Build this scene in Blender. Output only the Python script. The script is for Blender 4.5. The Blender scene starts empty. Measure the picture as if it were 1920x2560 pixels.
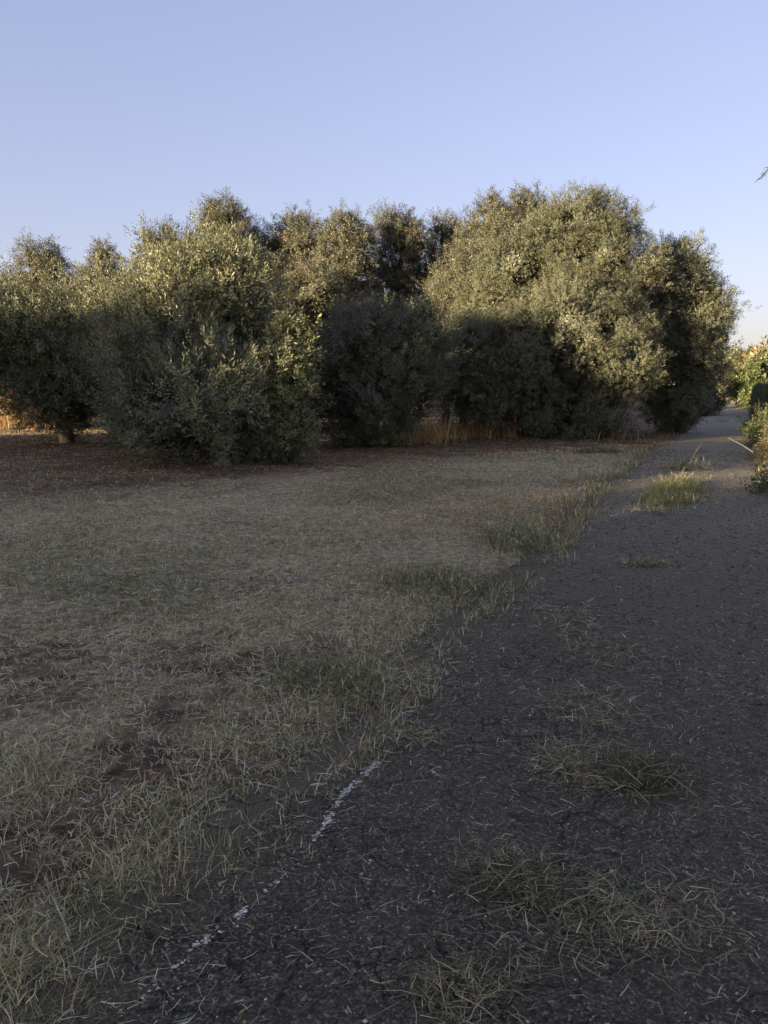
import bpy, math, random
import numpy as np
from mathutils import Vector

R = math.radians
scene = bpy.context.scene
col = scene.collection

# ------------------------------------------------------------------ camera, sky, sun
CAM_H, F_PX, CX, CY = 1.6, 1991.0, 960.0, 1280.0
PITCH = math.atan(310 / F_PX)
cam_d = bpy.data.cameras.new('camera'); cam = bpy.data.objects.new('camera', cam_d); col.objects.link(cam)
cam.location = (0, 0, CAM_H); cam.rotation_euler = (math.pi / 2 - PITCH, 0, 0)
cam_d.sensor_fit = 'VERTICAL'; cam_d.sensor_height = 36.0; cam_d.lens = 28.0
cam_d.clip_start = 0.05; cam_d.clip_end = 6000
scene.camera = cam

SUN_EL, SUN_AZ = R(7.5), R(233)          # azimuth clockwise from +Y: low behind the left shoulder
w = bpy.data.worlds.new('World'); scene.world = w; w.use_nodes = True
nt = w.node_tree; nt.nodes.clear()
sky = nt.nodes.new('ShaderNodeTexSky'); sky.sky_type = 'NISHITA'; sky.sun_disc = False
sky.sun_elevation = SUN_EL; sky.sun_rotation = SUN_AZ
sky.air_density = 1.0; sky.dust_density = 1.5; sky.ozone_density = 1.0; sky.altitude = 50
bg = nt.nodes.new('ShaderNodeBackground'); bg.inputs['Strength'].default_value = 0.088
wo = nt.nodes.new('ShaderNodeOutputWorld')
wb = nt.nodes.new('ShaderNodeMix'); wb.data_type = 'RGBA'; wb.blend_type = 'MULTIPLY'; wb.inputs[0].default_value = 1
wb.inputs[7].default_value = (1.14, 1.10, 1.45, 1)          # the phone's warm white balance
sg_ = nt.nodes.new('ShaderNodeGamma'); sg_.inputs[1].default_value = .55   # and its soft tone curve
nt.links.new(sky.outputs[0], sg_.inputs[0]); nt.links.new(sg_.outputs[0], wb.inputs[6]); nt.links.new(wb.outputs[2], bg.inputs[0]); nt.links.new(bg.outputs[0], wo.inputs[0])

sd = bpy.data.lights.new('sun', 'SUN'); sun = bpy.data.objects.new('sun', sd); col.objects.link(sun)
sd.energy = 5.0; sd.angle = R(0.6); sd.color = (1.0, 0.81, 0.52)
to_sun = Vector((math.sin(SUN_AZ) * math.cos(SUN_EL), math.cos(SUN_AZ) * math.cos(SUN_EL), math.sin(SUN_EL)))
sun.rotation_euler = to_sun.to_track_quat('Z', 'Y').to_euler()
sun.location = (-40, -40, 30)

vs = scene.view_settings
vs.view_transform = 'Standard'; vs.look = 'None'; vs.gamma = 1.0; vs.exposure = 2.0; vs.use_curve_mapping = False
scene.cycles.max_bounces = 5; scene.cycles.diffuse_bounces = 4; scene.cycles.transmission_bounces = 3
scene.cycles.transparent_max_bounces = 4

# ------------------------------------------------------------------ helpers
cp, sp = math.cos(PITCH), math.sin(PITCH)
def ray(x, y):
    dx, dy = (x - CX) / F_PX, -(y - CY) / F_PX
    return dx, cp + dy * sp, -sp + dy * cp
def ground(x, y):
    a, b, c = ray(x, y); t = CAM_H / -c
    return a * t, b * t
def at(x, y, Y):
    a, b, c = ray(x, y); t = Y / b
    return a * t, Y, CAM_H + c * t

def hash2(ix, iy, seed):
    n = (ix.astype(np.int64) * 374761393 + iy.astype(np.int64) * 668265263 + seed * 974711) & 0x7fffffff
    n = ((n ^ (n >> 13)) * 1274126177) & 0x7fffffff
    n = (n ^ (n >> 16)) & 0xffff
    return n / 65535.0
def vnoise(x, y, seed=0):
    x = np.asarray(x, float); y = np.asarray(y, float)
    ix, iy = np.floor(x), np.floor(y); fx, fy = x - ix, y - iy
    fx = fx * fx * (3 - 2 * fx); fy = fy * fy * (3 - 2 * fy)
    a, b = hash2(ix, iy, seed), hash2(ix + 1, iy, seed)
    c, d = hash2(ix, iy + 1, seed), hash2(ix + 1, iy + 1, seed)
    return (a * (1 - fx) + b * fx) * (1 - fy) + (c * (1 - fx) + d * fx) * fy
def fbm(x, y, seed=0, octs=4):
    s, amp, tot = 0, 1.0, 0
    for k in range(octs):
        s = s + amp * vnoise(x * 2 ** k, y * 2 ** k, seed + 17 * k); tot += amp; amp *= .5
    return s / tot

def mesh_np(name, V, F, mat=None, tint=None, parent=None, smooth=False):
    V = np.asarray(V, np.float32).reshape(-1, 3); F = np.asarray(F, np.int32); m, k = F.shape
    me = bpy.data.meshes.new(name)
    me.vertices.add(len(V)); me.vertices.foreach_set('co', V.ravel())
    me.loops.add(m * k); me.loops.foreach_set('vertex_index', F.ravel())
    me.polygons.add(m); me.polygons.foreach_set('loop_start', np.arange(0, m * k, k, dtype=np.int32))
    if smooth: me.polygons.foreach_set('use_smooth', np.ones(m, bool))
    me.update(calc_edges=True)
    if tint is not None:
        a = me.attributes.new('tint', 'FLOAT_COLOR', 'POINT')
        c = np.ones((len(V), 4), np.float32); c[:, :3] = tint
        a.data.foreach_set('color', c.ravel())
    o = bpy.data.objects.new(name, me); col.objects.link(o)
    if mat: me.materials.append(mat)
    if parent: o.parent = parent
    return o

def tag(o, label=None, cat=None, group=None, kind=None):
    if label: o['label'] = label
    if cat: o['category'] = cat
    if group: o['group'] = group
    if kind: o['kind'] = kind
    return o
def empty(name, loc, rz=0):
    o = bpy.data.objects.new(name, None); col.objects.link(o)
    o.location = loc; o.rotation_euler = (0, 0, rz); o.empty_display_size = .3
    return o

# ------------------------------------------------------------------ materials
def new_mat(name):
    m = bpy.data.materials.new(name); m.use_nodes = True
    n = m.node_tree; b = n.nodes['Principled BSDF']
    return m, n, b
def N(n, t, **kw):
    x = n.nodes.new(t)
    for k, v in kw.items():
        if k in x.inputs: x.inputs[k].default_value = v
        else: setattr(x, k, v)
    return x
def ramp(n, src, stops):
    r = n.nodes.new('ShaderNodeValToRGB'); e = r.color_ramp.elements
    while len(e) < len(stops): e.new(.5)
    for q, (p, c) in zip(e, stops): q.position = p; q.color = (*c, 1)
    n.links.new(src, r.inputs[0]); return r
def leaf_mat(name, under=(0.18, 0.18, 0.115), under_mix=.5, rough=.45, trans=.15, spec=.35):
    m, n, b = new_mat(name)
    at_ = N(n, 'ShaderNodeAttribute'); at_.attribute_name = 'tint'
    geo = N(n, 'ShaderNodeNewGeometry')
    mul = N(n, 'ShaderNodeMath', operation='MULTIPLY'); mul.inputs[1].default_value = under_mix
    n.links.new(geo.outputs['Backfacing'], mul.inputs[0])
    mx = N(n, 'ShaderNodeMix', data_type='RGBA'); n.links.new(mul.outputs[0], mx.inputs[0])
    n.links.new(at_.outputs['Color'], mx.inputs[6]); mx.inputs[7].default_value = (*under, 1)
    n.links.new(mx.outputs[2], b.inputs['Base Color'])
    b.inputs['Roughness'].default_value = rough
    b.inputs['Specular IOR Level'].default_value = spec
    if trans:
        tr = N(n, 'ShaderNodeBsdfTranslucent'); n.links.new(mx.outputs[2], tr.inputs[0])
        ms = N(n, 'ShaderNodeMixShader'); ms.inputs[0].default_value = trans
        n.links.new(b.outputs[0], ms.inputs[1]); n.links.new(tr.outputs[0], ms.inputs[2])
        n.links.new(ms.outputs[0], n.nodes['Material Output'].inputs[0])
    return m
M_OLIVE = leaf_mat('olive_leaf')
M_GREEN = leaf_mat('broad_leaf', under=(.10, .13, .05), under_mix=.3, rough=.45, trans=.2)
M_GRASS = leaf_mat('grass_blade', under=(.2, .18, .12), under_mix=0, rough=.6, trans=.4, spec=.3)

def bark_mat():
    m, n, b = new_mat('olive_bark')
    tc = N(n, 'ShaderNodeTexCoord'); mp = N(n, 'ShaderNodeMapping'); mp.inputs['Scale'].default_value = (9, 9, 2.2)
    n.links.new(tc.outputs['Object'], mp.inputs[0])
    no = N(n, 'ShaderNodeTexNoise', Scale=2.5, Detail=8.0, Roughness=.65); n.links.new(mp.outputs[0], no.inputs['Vector'])
    r = ramp(n, no.outputs[0], [(.3, (.03, .024, .018)), (.6, (.10, .085, .065)), (.8, (.16, .145, .12))])
    n.links.new(r.outputs[0], b.inputs['Base Color']); b.inputs['Roughness'].default_value = .9
    bp = N(n, 'ShaderNodeBump', Strength=.8, Distance=.03); n.links.new(no.outputs[0], bp.inputs['Height'])
    n.links.new(bp.outputs[0], b.inputs['Normal'])
    return m
M_BARK = bark_mat()

def soil_mat():
    m, n, b = new_mat('soil_and_stubble')
    tc = N(n, 'ShaderNodeTexCoord')
    big = N(n, 'ShaderNodeTexNoise', Scale=.35, Detail=5.0, Roughness=.6); n.links.new(tc.outputs['Object'], big.inputs['Vector'])
    fine = N(n, 'ShaderNodeTexNoise', Scale=13.0, Detail=9.0, Roughness=.82); n.links.new(tc.outputs['Object'], fine.inputs['Vector'])
    mid = N(n, 'ShaderNodeTexNoise', Scale=5.0, Detail=6.0, Roughness=.7); n.links.new(tc.outputs['Object'], mid.inputs['Vector'])
    # soil
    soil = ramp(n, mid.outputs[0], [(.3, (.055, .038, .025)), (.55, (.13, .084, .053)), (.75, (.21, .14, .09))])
    straw = ramp(n, fine.outputs[0], [(.36, (.09, .07, .042)), (.5, (.36, .295, .175)), (.62, (.66, .55, .33))])
    mask = N(n, 'ShaderNodeMath', operation='ADD'); n.links.new(big.outputs[0], mask.inputs[0]); n.links.new(mid.outputs[0], mask.inputs[1])
    mr = N(n, 'ShaderNodeMapRange'); mr.inputs[1].default_value = .72; mr.inputs[2].default_value = 1.02
    mr.inputs[3].default_value = .25; mr.inputs[4].default_value = .95
    n.links.new(mask.outputs[0], mr.inputs[0])
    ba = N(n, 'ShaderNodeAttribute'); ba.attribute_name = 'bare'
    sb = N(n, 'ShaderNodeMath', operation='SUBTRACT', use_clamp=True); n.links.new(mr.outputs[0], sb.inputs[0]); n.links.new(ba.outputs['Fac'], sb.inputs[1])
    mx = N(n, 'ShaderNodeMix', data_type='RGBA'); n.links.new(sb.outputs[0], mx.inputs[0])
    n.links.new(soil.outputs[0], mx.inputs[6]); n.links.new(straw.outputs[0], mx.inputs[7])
    n.links.new(mx.outputs[2], b.inputs['Base Color'])
    b.inputs['Roughness'].default_value = .95; b.inputs['Specular IOR Level'].default_value = .15
    ad = N(n, 'ShaderNodeMath', operation='ADD'); n.links.new(fine.outputs[0], ad.inputs[0]); n.links.new(mid.outputs[0], ad.inputs[1])
    bp = N(n, 'ShaderNodeBump', Strength=1.0, Distance=.035); n.links.new(ad.outputs[0], bp.inputs['Height'])
    n.links.new(bp.outputs[0], b.inputs['Normal'])
    return m
M_SOIL = soil_mat()

def asphalt_mat():
    m, n, b = new_mat('old_asphalt')
    tc = N(n, 'ShaderNodeTexCoord')
    vo = N(n, 'ShaderNodeTexVoronoi', Scale=120.0); n.links.new(tc.outputs['Object'], vo.inputs['Vector'])
    no = N(n, 'ShaderNodeTexNoise', Scale=1.1, Detail=6.0, Roughness=.65); n.links.new(tc.outputs['Object'], no.inputs['Vector'])
    fi = N(n, 'ShaderNodeTexNoise', Scale=160.0, Detail=4.0, Roughness=.7); n.links.new(tc.outputs['Object'], fi.inputs['Vector'])
    sepc = N(n, 'ShaderNodeSeparateColor'); n.links.new(vo.outputs['Color'], sepc.inputs[0])
    st = ramp(n, sepc.outputs[0], [(0, (.014, .012, .0078)), (.45, (.05, .043, .028)), (.8, (.14, .123, .083)), (.95, (.235, .21, .145)), (1, (.42, .38, .28))])
    dust = ramp(n, no.outputs[0], [(.38, (0, 0, 0)), (.66, (1, 1, 1))])
    mx = N(n, 'ShaderNodeMix', data_type='RGBA')
    dm = N(n, 'ShaderNodeMath', operation='MULTIPLY'); dm.inputs[1].default_value = .45
    n.links.new(dust.outputs[0], dm.inputs[0]); n.links.new(dm.outputs[0], mx.inputs[0])
    mx.inputs[7].default_value = (.16, .135, .09, 1)
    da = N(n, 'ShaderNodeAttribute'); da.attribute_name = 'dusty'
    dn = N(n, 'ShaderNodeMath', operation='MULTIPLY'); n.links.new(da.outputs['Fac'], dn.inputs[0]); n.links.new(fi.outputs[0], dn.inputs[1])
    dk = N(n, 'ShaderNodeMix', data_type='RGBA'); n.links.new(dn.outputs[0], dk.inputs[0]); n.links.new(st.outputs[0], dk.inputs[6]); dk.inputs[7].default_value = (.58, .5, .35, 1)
    n.links.new(dk.outputs[2], mx.inputs[6])
    # soil and dust creeping in from the edges, and fine cracks
    ea = N(n, 'ShaderNodeAttribute'); ea.attribute_name = 'edge'
    en = N(n, 'ShaderNodeTexNoise', Scale=4.0, Detail=9.0, Roughness=.72); n.links.new(tc.outputs['Object'], en.inputs['Vector'])
    e2 = N(n, 'ShaderNodeMath', operation='MULTIPLY_ADD'); e2.inputs[1].default_value = 1.5; n.links.new(en.outputs[0], e2.inputs[0]); e2.inputs[2].default_value = -.78
    e3 = N(n, 'ShaderNodeMath', operation='SUBTRACT'); n.links.new(ea.outputs['Fac'], e3.inputs[0]); n.links.new(e2.outputs[0], e3.inputs[1])
    e4 = N(n, 'ShaderNodeMapRange'); e4.inputs[1].default_value = -.02; e4.inputs[2].default_value = .22; e4.inputs[3].default_value = 1; e4.inputs[4].default_value = 0
    n.links.new(e3.outputs[0], e4.inputs[0])
    so = ramp(n, fi.outputs[0], [(.35, (.06, .045, .028)), (.55, (.19, .15, .09)), (.7, (.42, .35, .21))])
    m2 = N(n, 'ShaderNodeMix', data_type='RGBA'); n.links.new(e4.outputs[0], m2.inputs[0]); n.links.new(mx.outputs[2], m2.inputs[6]); n.links.new(so.outputs[0], m2.inputs[7])
    wv = N(n, 'ShaderNodeMix', data_type='RGBA'); wv.inputs[0].default_value = .12; n.links.new(tc.outputs['Object'], wv.inputs[6]); n.links.new(en.outputs['Color'], wv.inputs[7])
    cr = N(n, 'ShaderNodeTexVoronoi', Scale=6.5, feature='DISTANCE_TO_EDGE'); n.links.new(wv.outputs[2], cr.inputs['Vector'])
    cm = N(n, 'ShaderNodeMapRange'); cm.inputs[1].default_value = .008; cm.inputs[2].default_value = .03; n.links.new(cr.outputs[0], cm.inputs[0])
    cg = N(n, 'ShaderNodeMath', operation='MAXIMUM'); n.links.new(cm.outputs[0], cg.inputs[0])
    cn = N(n, 'ShaderNodeMapRange'); cn.inputs[1].default_value = .45; cn.inputs[2].default_value = .55; n.links.new(no.outputs[0], cn.inputs[0]); n.links.new(cn.outputs[0], cg.inputs[1])
    m3 = N(n, 'ShaderNodeMix', data_type='RGBA'); n.links.new(cg.outputs[0], m3.inputs[0]); m3.inputs[6].default_value = (.01, .008, .006, 1); n.links.new(m2.outputs[2], m3.inputs[7])
    n.links.new(m3.outputs[2], b.inputs['Base Color'])
    b.inputs['Roughness'].default_value = .85; b.inputs['Specular IOR Level'].default_value = .35
    inv = N(n, 'ShaderNodeMath', operation='SUBTRACT'); inv.inputs[0].default_value = 1; n.links.new(vo.outputs['Distance'], inv.inputs[1])
    ad = N(n, 'ShaderNodeMath', operation='ADD'); n.links.new(inv.outputs[0], ad.inputs[0]); n.links.new(fi.outputs[0], ad.inputs[1])
    bp = N(n, 'ShaderNodeBump', Strength=1.0, Distance=.02); n.links.new(ad.outputs[0], bp.inputs['Height'])
    n.links.new(bp.outputs[0], b.inputs['Normal'])
    return m
M_ASPHALT = asphalt_mat()

def plain_tint(name, rough=.85, spec=.3):
    m, n, b = new_mat(name)
    a = N(n, 'ShaderNodeAttribute'); a.attribute_name = 'tint'
    no = N(n, 'ShaderNodeTexNoise', Scale=60.0, Detail=4.0)
    tc = N(n, 'ShaderNodeTexCoord'); n.links.new(tc.outputs['Object'], no.inputs['Vector'])
    r = ramp(n, no.outputs[0], [(.3, (.7, .7, .7)), (.7, (1.15, 1.15, 1.15))])
    mx = N(n, 'ShaderNodeMix', data_type='RGBA', blend_type='MULTIPLY'); mx.inputs[0].default_value = 1
    n.links.new(a.outputs['Color'], mx.inputs[6]); n.links.new(r.outputs[0], mx.inputs[7])
    n.links.new(mx.outputs[2], b.inputs['Base Color'])
    b.inputs['Roughness'].default_value = rough; b.inputs['Specular IOR Level'].default_value = spec
    return m
M_STONE = plain_tint('loose_stone')
M_PAINT = plain_tint('worn_white_paint', .8)
M_WOOD = plain_tint('weathered_wood', .9, .2)

# ------------------------------------------------------------------ the lane in plan
left_px = [(60, 2560), (250, 2380), (434, 2207), (640, 2058), (833, 1898), (984, 1770), (1111, 1597), (1273, 1470),
           (1389, 1365), (1465, 1275), (1539, 1203), (1620, 1140), (1680, 1102), (1747, 1053), (1800, 1020), (1828, 1000), (1840, 990)]
LE = [(-2.6, -1.5), (-1.9, .2)] + [ground(*p) for p in left_px]
LE = np.array(LE)
last = LE[-1] - LE[-2]; last /= np.linalg.norm(last)
LE = np.vstack([LE, LE[-1] + last * 60, LE[-1] + last * 160])
# resample evenly in log-ish arc length
seg = np.r_[0, np.cumsum(np.linalg.norm(np.diff(LE, axis=0), axis=1))]
S = np.concatenate([np.arange(0, 30, .06), np.arange(30, seg[-1], .5)])
LEx, LEy = np.interp(S, seg, LE[:, 0]), np.interp(S, seg, LE[:, 1])
k = np.ones(25) / 25
def smooth(a):
    p = np.r_[2 * a[0] - a[12:0:-1], a, 2 * a[-1] - a[-2:-14:-1]]
    return np.convolve(p, k, 'valid')
LEx, LEy = smooth(LEx), smooth(LEy)
tx, ty = np.gradient(LEx), np.gradient(LEy); tl = np.hypot(tx, ty); tx, ty = tx / tl, ty / tl
nx, ny = ty, -tx                                        # to the right of travel
WID = np.interp(S, [0, 6, 12, 18, 400], [4.2, 3.6, 2.8, 2.35, 2.35])

EDGE = (fbm(S * .9, S * 0 + 3, 21, 4) - .5) * .28 + (fbm(S * 7, S * 0 + 3, 27, 3) - .5) * .16
def road_coord(x, y):
    """signed distance right of the left edge, fraction of the width (vectorised, chunked)"""
    x = np.asarray(x); y = np.asarray(y)
    out = np.empty(len(x)); wd = np.empty(len(x))
    P = np.c_[LEx, LEy][::3]; nn = np.c_[nx, ny][::3]; W = WID[::3]; E = EDGE[::3]
    for i in range(0, len(x), 4000):
        q = np.c_[x[i:i + 4000], y[i:i + 4000]]
        d2 = ((q[:, None, :] - P[None]) ** 2).sum(-1); j = d2.argmin(1)
        dv = q - P[j]; s = np.sign((dv * nn[j]).sum(1)); dd = np.sqrt(d2[np.arange(len(q)), j])
        out[i:i + 4000] = s * dd - E[j] * np.exp(-np.maximum(s * dd, 0)); wd[i:i + 4000] = W[j]
    return out, wd

def gz(x, y):
    x = np.asarray(x, float); y = np.asarray(y, float)
    r = np.hypot(x, y)
    h = (fbm(x * .35, y * .35, 3, 3) - .5) * .16 + (fbm(x * 2.3, y * 2.3, 9, 3) - .5) * .05
    return h
def field_z(x, y, rc=None):
    x = np.atleast_1d(np.asarray(x, float)); y = np.atleast_1d(np.asarray(y, float))
    if rc is None: rc = road_coord(x, y)
    d, wd = rc
    off = np.maximum(-d, d - wd)                        # >0 outside the lane
    k = np.clip(off / 1.6, 0, 1); k = k * k * (3 - 2 * k)
    far = np.clip((np.hypot(x, y) - 70) / 60, 0, 1)
    z = gz(x, y) * k * (1 - far)
    return np.where(off < 0.0, -.06, np.where(off < .4, z - .06 * (1 - off / .4), z))

# ------------------------------------------------------------------ ground sheet
def axis(lo, hi, fine, far):
    a = np.arange(lo, hi + 1e-6, fine)
    g = [fine * 1.15]
    while sum(g) < far: g.append(g[-1] * 1.25)
    g = np.cumsum(g)
    return np.r_[(lo - g)[::-1], a, hi + g]
ax, ay = axis(-14, 14, .14, 3000), axis(0, 30, .14, 3000)
GX, GY = np.meshgrid(ax, ay); gx, gy = GX.ravel(), GY.ravel()
rcg = road_coord(gx, gy)
zz = field_z(gx, gy, rcg)
nxn, nyn = len(ax), len(ay)
idx = np.arange(nxn * nyn).reshape(nyn, nxn)
Fq = np.stack([idx[:-1, :-1], idx[:-1, 1:], idx[1:, 1:], idx[1:, :-1]], -1).reshape(-1, 4)
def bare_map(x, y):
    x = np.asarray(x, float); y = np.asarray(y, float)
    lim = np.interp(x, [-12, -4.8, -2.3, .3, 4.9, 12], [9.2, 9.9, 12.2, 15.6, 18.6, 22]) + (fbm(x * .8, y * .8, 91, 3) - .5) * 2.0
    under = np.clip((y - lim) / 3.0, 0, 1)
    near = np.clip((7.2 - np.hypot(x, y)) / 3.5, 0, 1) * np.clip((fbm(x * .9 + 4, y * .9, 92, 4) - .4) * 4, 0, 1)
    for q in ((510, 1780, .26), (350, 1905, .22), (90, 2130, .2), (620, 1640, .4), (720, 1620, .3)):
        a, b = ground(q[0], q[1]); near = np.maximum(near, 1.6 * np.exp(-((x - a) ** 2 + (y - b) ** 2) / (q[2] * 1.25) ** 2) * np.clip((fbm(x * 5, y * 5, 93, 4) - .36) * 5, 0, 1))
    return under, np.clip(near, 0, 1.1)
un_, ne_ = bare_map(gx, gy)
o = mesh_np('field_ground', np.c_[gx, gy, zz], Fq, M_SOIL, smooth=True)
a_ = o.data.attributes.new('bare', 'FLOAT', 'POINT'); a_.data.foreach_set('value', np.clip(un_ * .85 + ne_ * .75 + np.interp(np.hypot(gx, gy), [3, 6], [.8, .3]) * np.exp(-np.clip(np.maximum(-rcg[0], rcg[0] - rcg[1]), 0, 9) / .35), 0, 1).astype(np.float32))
tag(o, 'mown field of dry stubble and reddish soil beside the lane', 'ground', kind='structure')

# lane sheet
T = np.r_[-.4, -.25, -.12, 0, .1, .22, .4, .65]                 # metres from the left edge, then fractions of the rest
e1 = (fbm(S * 1.7, S * 0 + 9, 22, 4) - .5) * .4
cols_ = [EDGE + t for t in T] + [EDGE + .65 + (WID + e1 - EDGE - 1.3) * f for f in np.linspace(0, 1, 18)[1:]] + [WID + e1 - t for t in (.4, .22, .1, 0, -.12, -.25)]
V, edge_a = [], []
for d in cols_:
    inside = np.minimum(d - EDGE, WID + e1 - d)
    zc = .012 + .03 * np.sin(np.pi * np.clip(d / WID, 0, 1)) + (fbm((LEx + nx * d) * 1.2, (LEy + ny * d) * 1.2, 40, 3) - .5) * .03 * np.clip(inside * 2, 0, 1) + np.minimum(inside, 0) * .1
    V.append(np.c_[LEx + nx * d, LEy + ny * d, zc]); edge_a.append(inside)
V = np.stack(V, 1); edge_a = np.stack(edge_a, 1)
ns, ntt = V.shape[:2]
ix = np.arange(ns * ntt).reshape(ns, ntt)
Fr = np.stack([ix[:-1, :-1], ix[:-1, 1:], ix[1:, 1:], ix[1:, :-1]], -1).reshape(-1, 4)
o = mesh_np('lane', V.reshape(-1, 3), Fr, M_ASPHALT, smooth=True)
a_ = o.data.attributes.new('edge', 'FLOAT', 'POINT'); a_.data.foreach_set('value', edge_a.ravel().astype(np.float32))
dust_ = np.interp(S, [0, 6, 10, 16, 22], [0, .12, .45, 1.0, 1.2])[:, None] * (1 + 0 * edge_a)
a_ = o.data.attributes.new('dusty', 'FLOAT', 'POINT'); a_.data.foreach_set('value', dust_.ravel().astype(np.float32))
tag(o, 'narrow worn dark asphalt lane running past the olive grove', 'road', kind='structure')
def lane_z(x, y):
    x = np.asarray(x, float); y = np.asarray(y, float); sh = x.shape
    d, wd_ = road_coord(x.ravel(), y.ravel()); d = d.reshape(sh); wd_ = wd_.reshape(sh)
    return .012 + .03 * np.sin(np.pi * np.clip(d / wd_, 0, 1)) + (fbm(x * 1.2, y * 1.2, 40, 3) - .5) * .03 * np.clip(d * 2, 0, 1) + np.minimum(d, 0) * .1

# ------------------------------------------------------------------ blades
def frame_from(d, roll):
    """rotation matrices whose z axis is d"""
    d = d / np.linalg.norm(d, axis=1, keepdims=True)
    h = np.where(np.abs(d[:, 2:3]) < .95, np.array([[0, 0, 1.]]), np.array([[1., 0, 0]]))
    u = np.cross(h, d); u /= np.linalg.norm(u, axis=1, keepdims=True); v = np.cross(d, u)
    c, s = np.cos(roll)[:, None], np.sin(roll)[:, None]
    return np.stack([u * c + v * s, -u * s + v * c, d], -1)

def blades(rng, P, L, W, e0, e1, az=None):
    """curved two-quad blades; e0/e1 elevation (rad) of the lower and upper half"""
    n = len(P); az = rng.uniform(0, 2 * np.pi, n) if az is None else az
    az2 = az + rng.normal(0, .35, n)
    d0 = np.c_[np.cos(az) * np.cos(e0), np.sin(az) * np.cos(e0), np.sin(e0)]
    d1 = np.c_[np.cos(az2) * np.cos(e1), np.sin(az2) * np.cos(e1), np.sin(e1)]
    m = P + d0 * (L * .5)[:, None]; t = m + d1 * (L * .5)[:, None]
    wa = az + np.pi / 2 + rng.normal(0, .5, n)
    wv = np.c_[np.cos(wa), np.sin(wa), rng.normal(0, .3, n)] * (W * .5)[:, None]
    V = np.stack([P - wv, P + wv, m - wv * .85, m + wv * .85, t - wv * .15, t + wv * .15], 1)
    b = (np.arange(n) * 6)[:, None]
    F = np.concatenate([b + [[0, 1, 3, 2]], b + [[2, 3, 5, 4]]], 1).reshape(-1, 4)
    return V.reshape(-1, 3), F
def vary(rng, n, base, s=.25, hue=.08):
    c = np.asarray(base, float); c = np.broadcast_to(c, (n, 3)) * np.exp(rng.normal(0, s, (n, 1))) * np.exp(rng.normal(0, hue, (n, 3)))
    return np.clip(c, .005, .78)
class Bag:
    def __init__(s): s.V, s.F, s.C, s.n = [], [], [], 0
    def add(s, V, F, C, per):
        s.V.append(V); s.F.append(F + s.n); s.C.append(np.repeat(C, per, 0)); s.n += len(V)
    def build(s, name, mat, parent=None):
        return mesh_np(name, np.concatenate(s.V), np.concatenate(s.F), mat, np.concatenate(s.C), parent)

def scatter(rng, n, rmin, rmax, p, th0=-.62, th1=.66):
    """points on the ground with density falling as r^-p"""
    u = rng.random(n); a = 2 - p
    r = (rmin ** a + u * (rmax ** a - rmin ** a)) ** (1 / a)
    th = rng.uniform(th0, th1, n)
    return r * np.sin(th), r * np.cos(th), r

STRAW = np.array((.74, .61, .35)); GREY = np.array((.52, .45, .27)); GREEN = np.array((.165, .175, .08)); RUST = np.array((.38, .24, .13))
rng = np.random.default_rng(5)
# the straw and short grass of the field
x, y, r = scatter(rng, 1150000, 1.3, 34, 1.08, -.9, .66)
d, wd = road_coord(x, y)
off = np.maximum(-d, d - wd)
edge_n = (fbm(x * 1.1, y * 1.1, 60, 4) - .5) * .9
cover = fbm(x * .55, y * .55, 61, 4)                     # patches of bare soil
nr = np.clip((r - 3) / 5, 0, 1)
keep = (off + edge_n * (.3 + .1 * nr) - .01 + .2 * nr * np.clip((11 - r) / 3, 0, 1) + (.07 + .02 * nr) * rng.normal(0, 1, len(x)) > 0) & (rng.random(len(x)) < np.clip((cover - .27) * 5, .12, 1))
keep &= (y < 26 + 4 * fbm(x * .2, x * .1, 3)) | (off > 0)
x, y, r, d, wd, off = [a[keep] for a in (x, y, r, d, wd, off)]
z = np.where(off > .0, field_z(x, y, (d, wd)), .01)
green = fbm(x * .45 + 7, y * .45, 62, 4); red = fbm(x * .3, y * .3, 63, 3)
rightness = np.clip((x + .25 * y - .5) / 4, 0, 1)
verge = np.exp(-np.clip(off, 0, 9) / .7)
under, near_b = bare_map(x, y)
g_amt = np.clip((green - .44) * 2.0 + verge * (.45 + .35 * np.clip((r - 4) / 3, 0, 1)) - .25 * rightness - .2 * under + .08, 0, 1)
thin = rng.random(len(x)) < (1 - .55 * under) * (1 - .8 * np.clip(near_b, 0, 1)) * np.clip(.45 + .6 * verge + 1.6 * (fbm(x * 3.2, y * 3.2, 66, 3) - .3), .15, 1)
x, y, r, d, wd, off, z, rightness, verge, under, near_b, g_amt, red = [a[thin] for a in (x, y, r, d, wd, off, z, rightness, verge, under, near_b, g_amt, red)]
up = rng.random(len(x)) < .16 + .3 * g_amt + .25 * verge
n = len(x)
isg = rng.random(n) < g_amt * .8
base = np.where(isg[:, None], GREEN * 1.1, np.where((rng.random(n) < .45)[:, None], GREY, STRAW))
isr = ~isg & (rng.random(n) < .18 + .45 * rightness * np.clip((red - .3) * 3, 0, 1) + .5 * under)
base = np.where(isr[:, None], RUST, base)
C = vary(rng, n, base, .42, .06)
L = np.where(up, rng.uniform(.02, .075, n) * (1 + (.5 + .7 * np.clip((r - 4) / 3, 0, 1)) * verge), rng.uniform(.02, .10, n)) * (1 + r * .006)
W = (.0009 + .0009 * r ** .8) * rng.uniform(.6, 1.3, n) * np.where(up, 1.15, 1)
e0_ = np.where(up, rng.uniform(.7, 1.5, n), rng.normal(.12, .16, n)); e1_ = np.where(up, rng.uniform(.1, 1.2, n), rng.normal(-.05, .25, n))
P = np.c_[x, y, z + np.where(up, -.005, .012 + rng.random(n) * .025)]
B1, B2 = Bag(), Bag()
for msk, bag in ((up, B1), (~up, B2)):
    V, F = blades(rng, P[msk], L[msk], W[msk], e0_[msk], e1_[msk]); bag.add(V, F, C[msk], 6)
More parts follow.
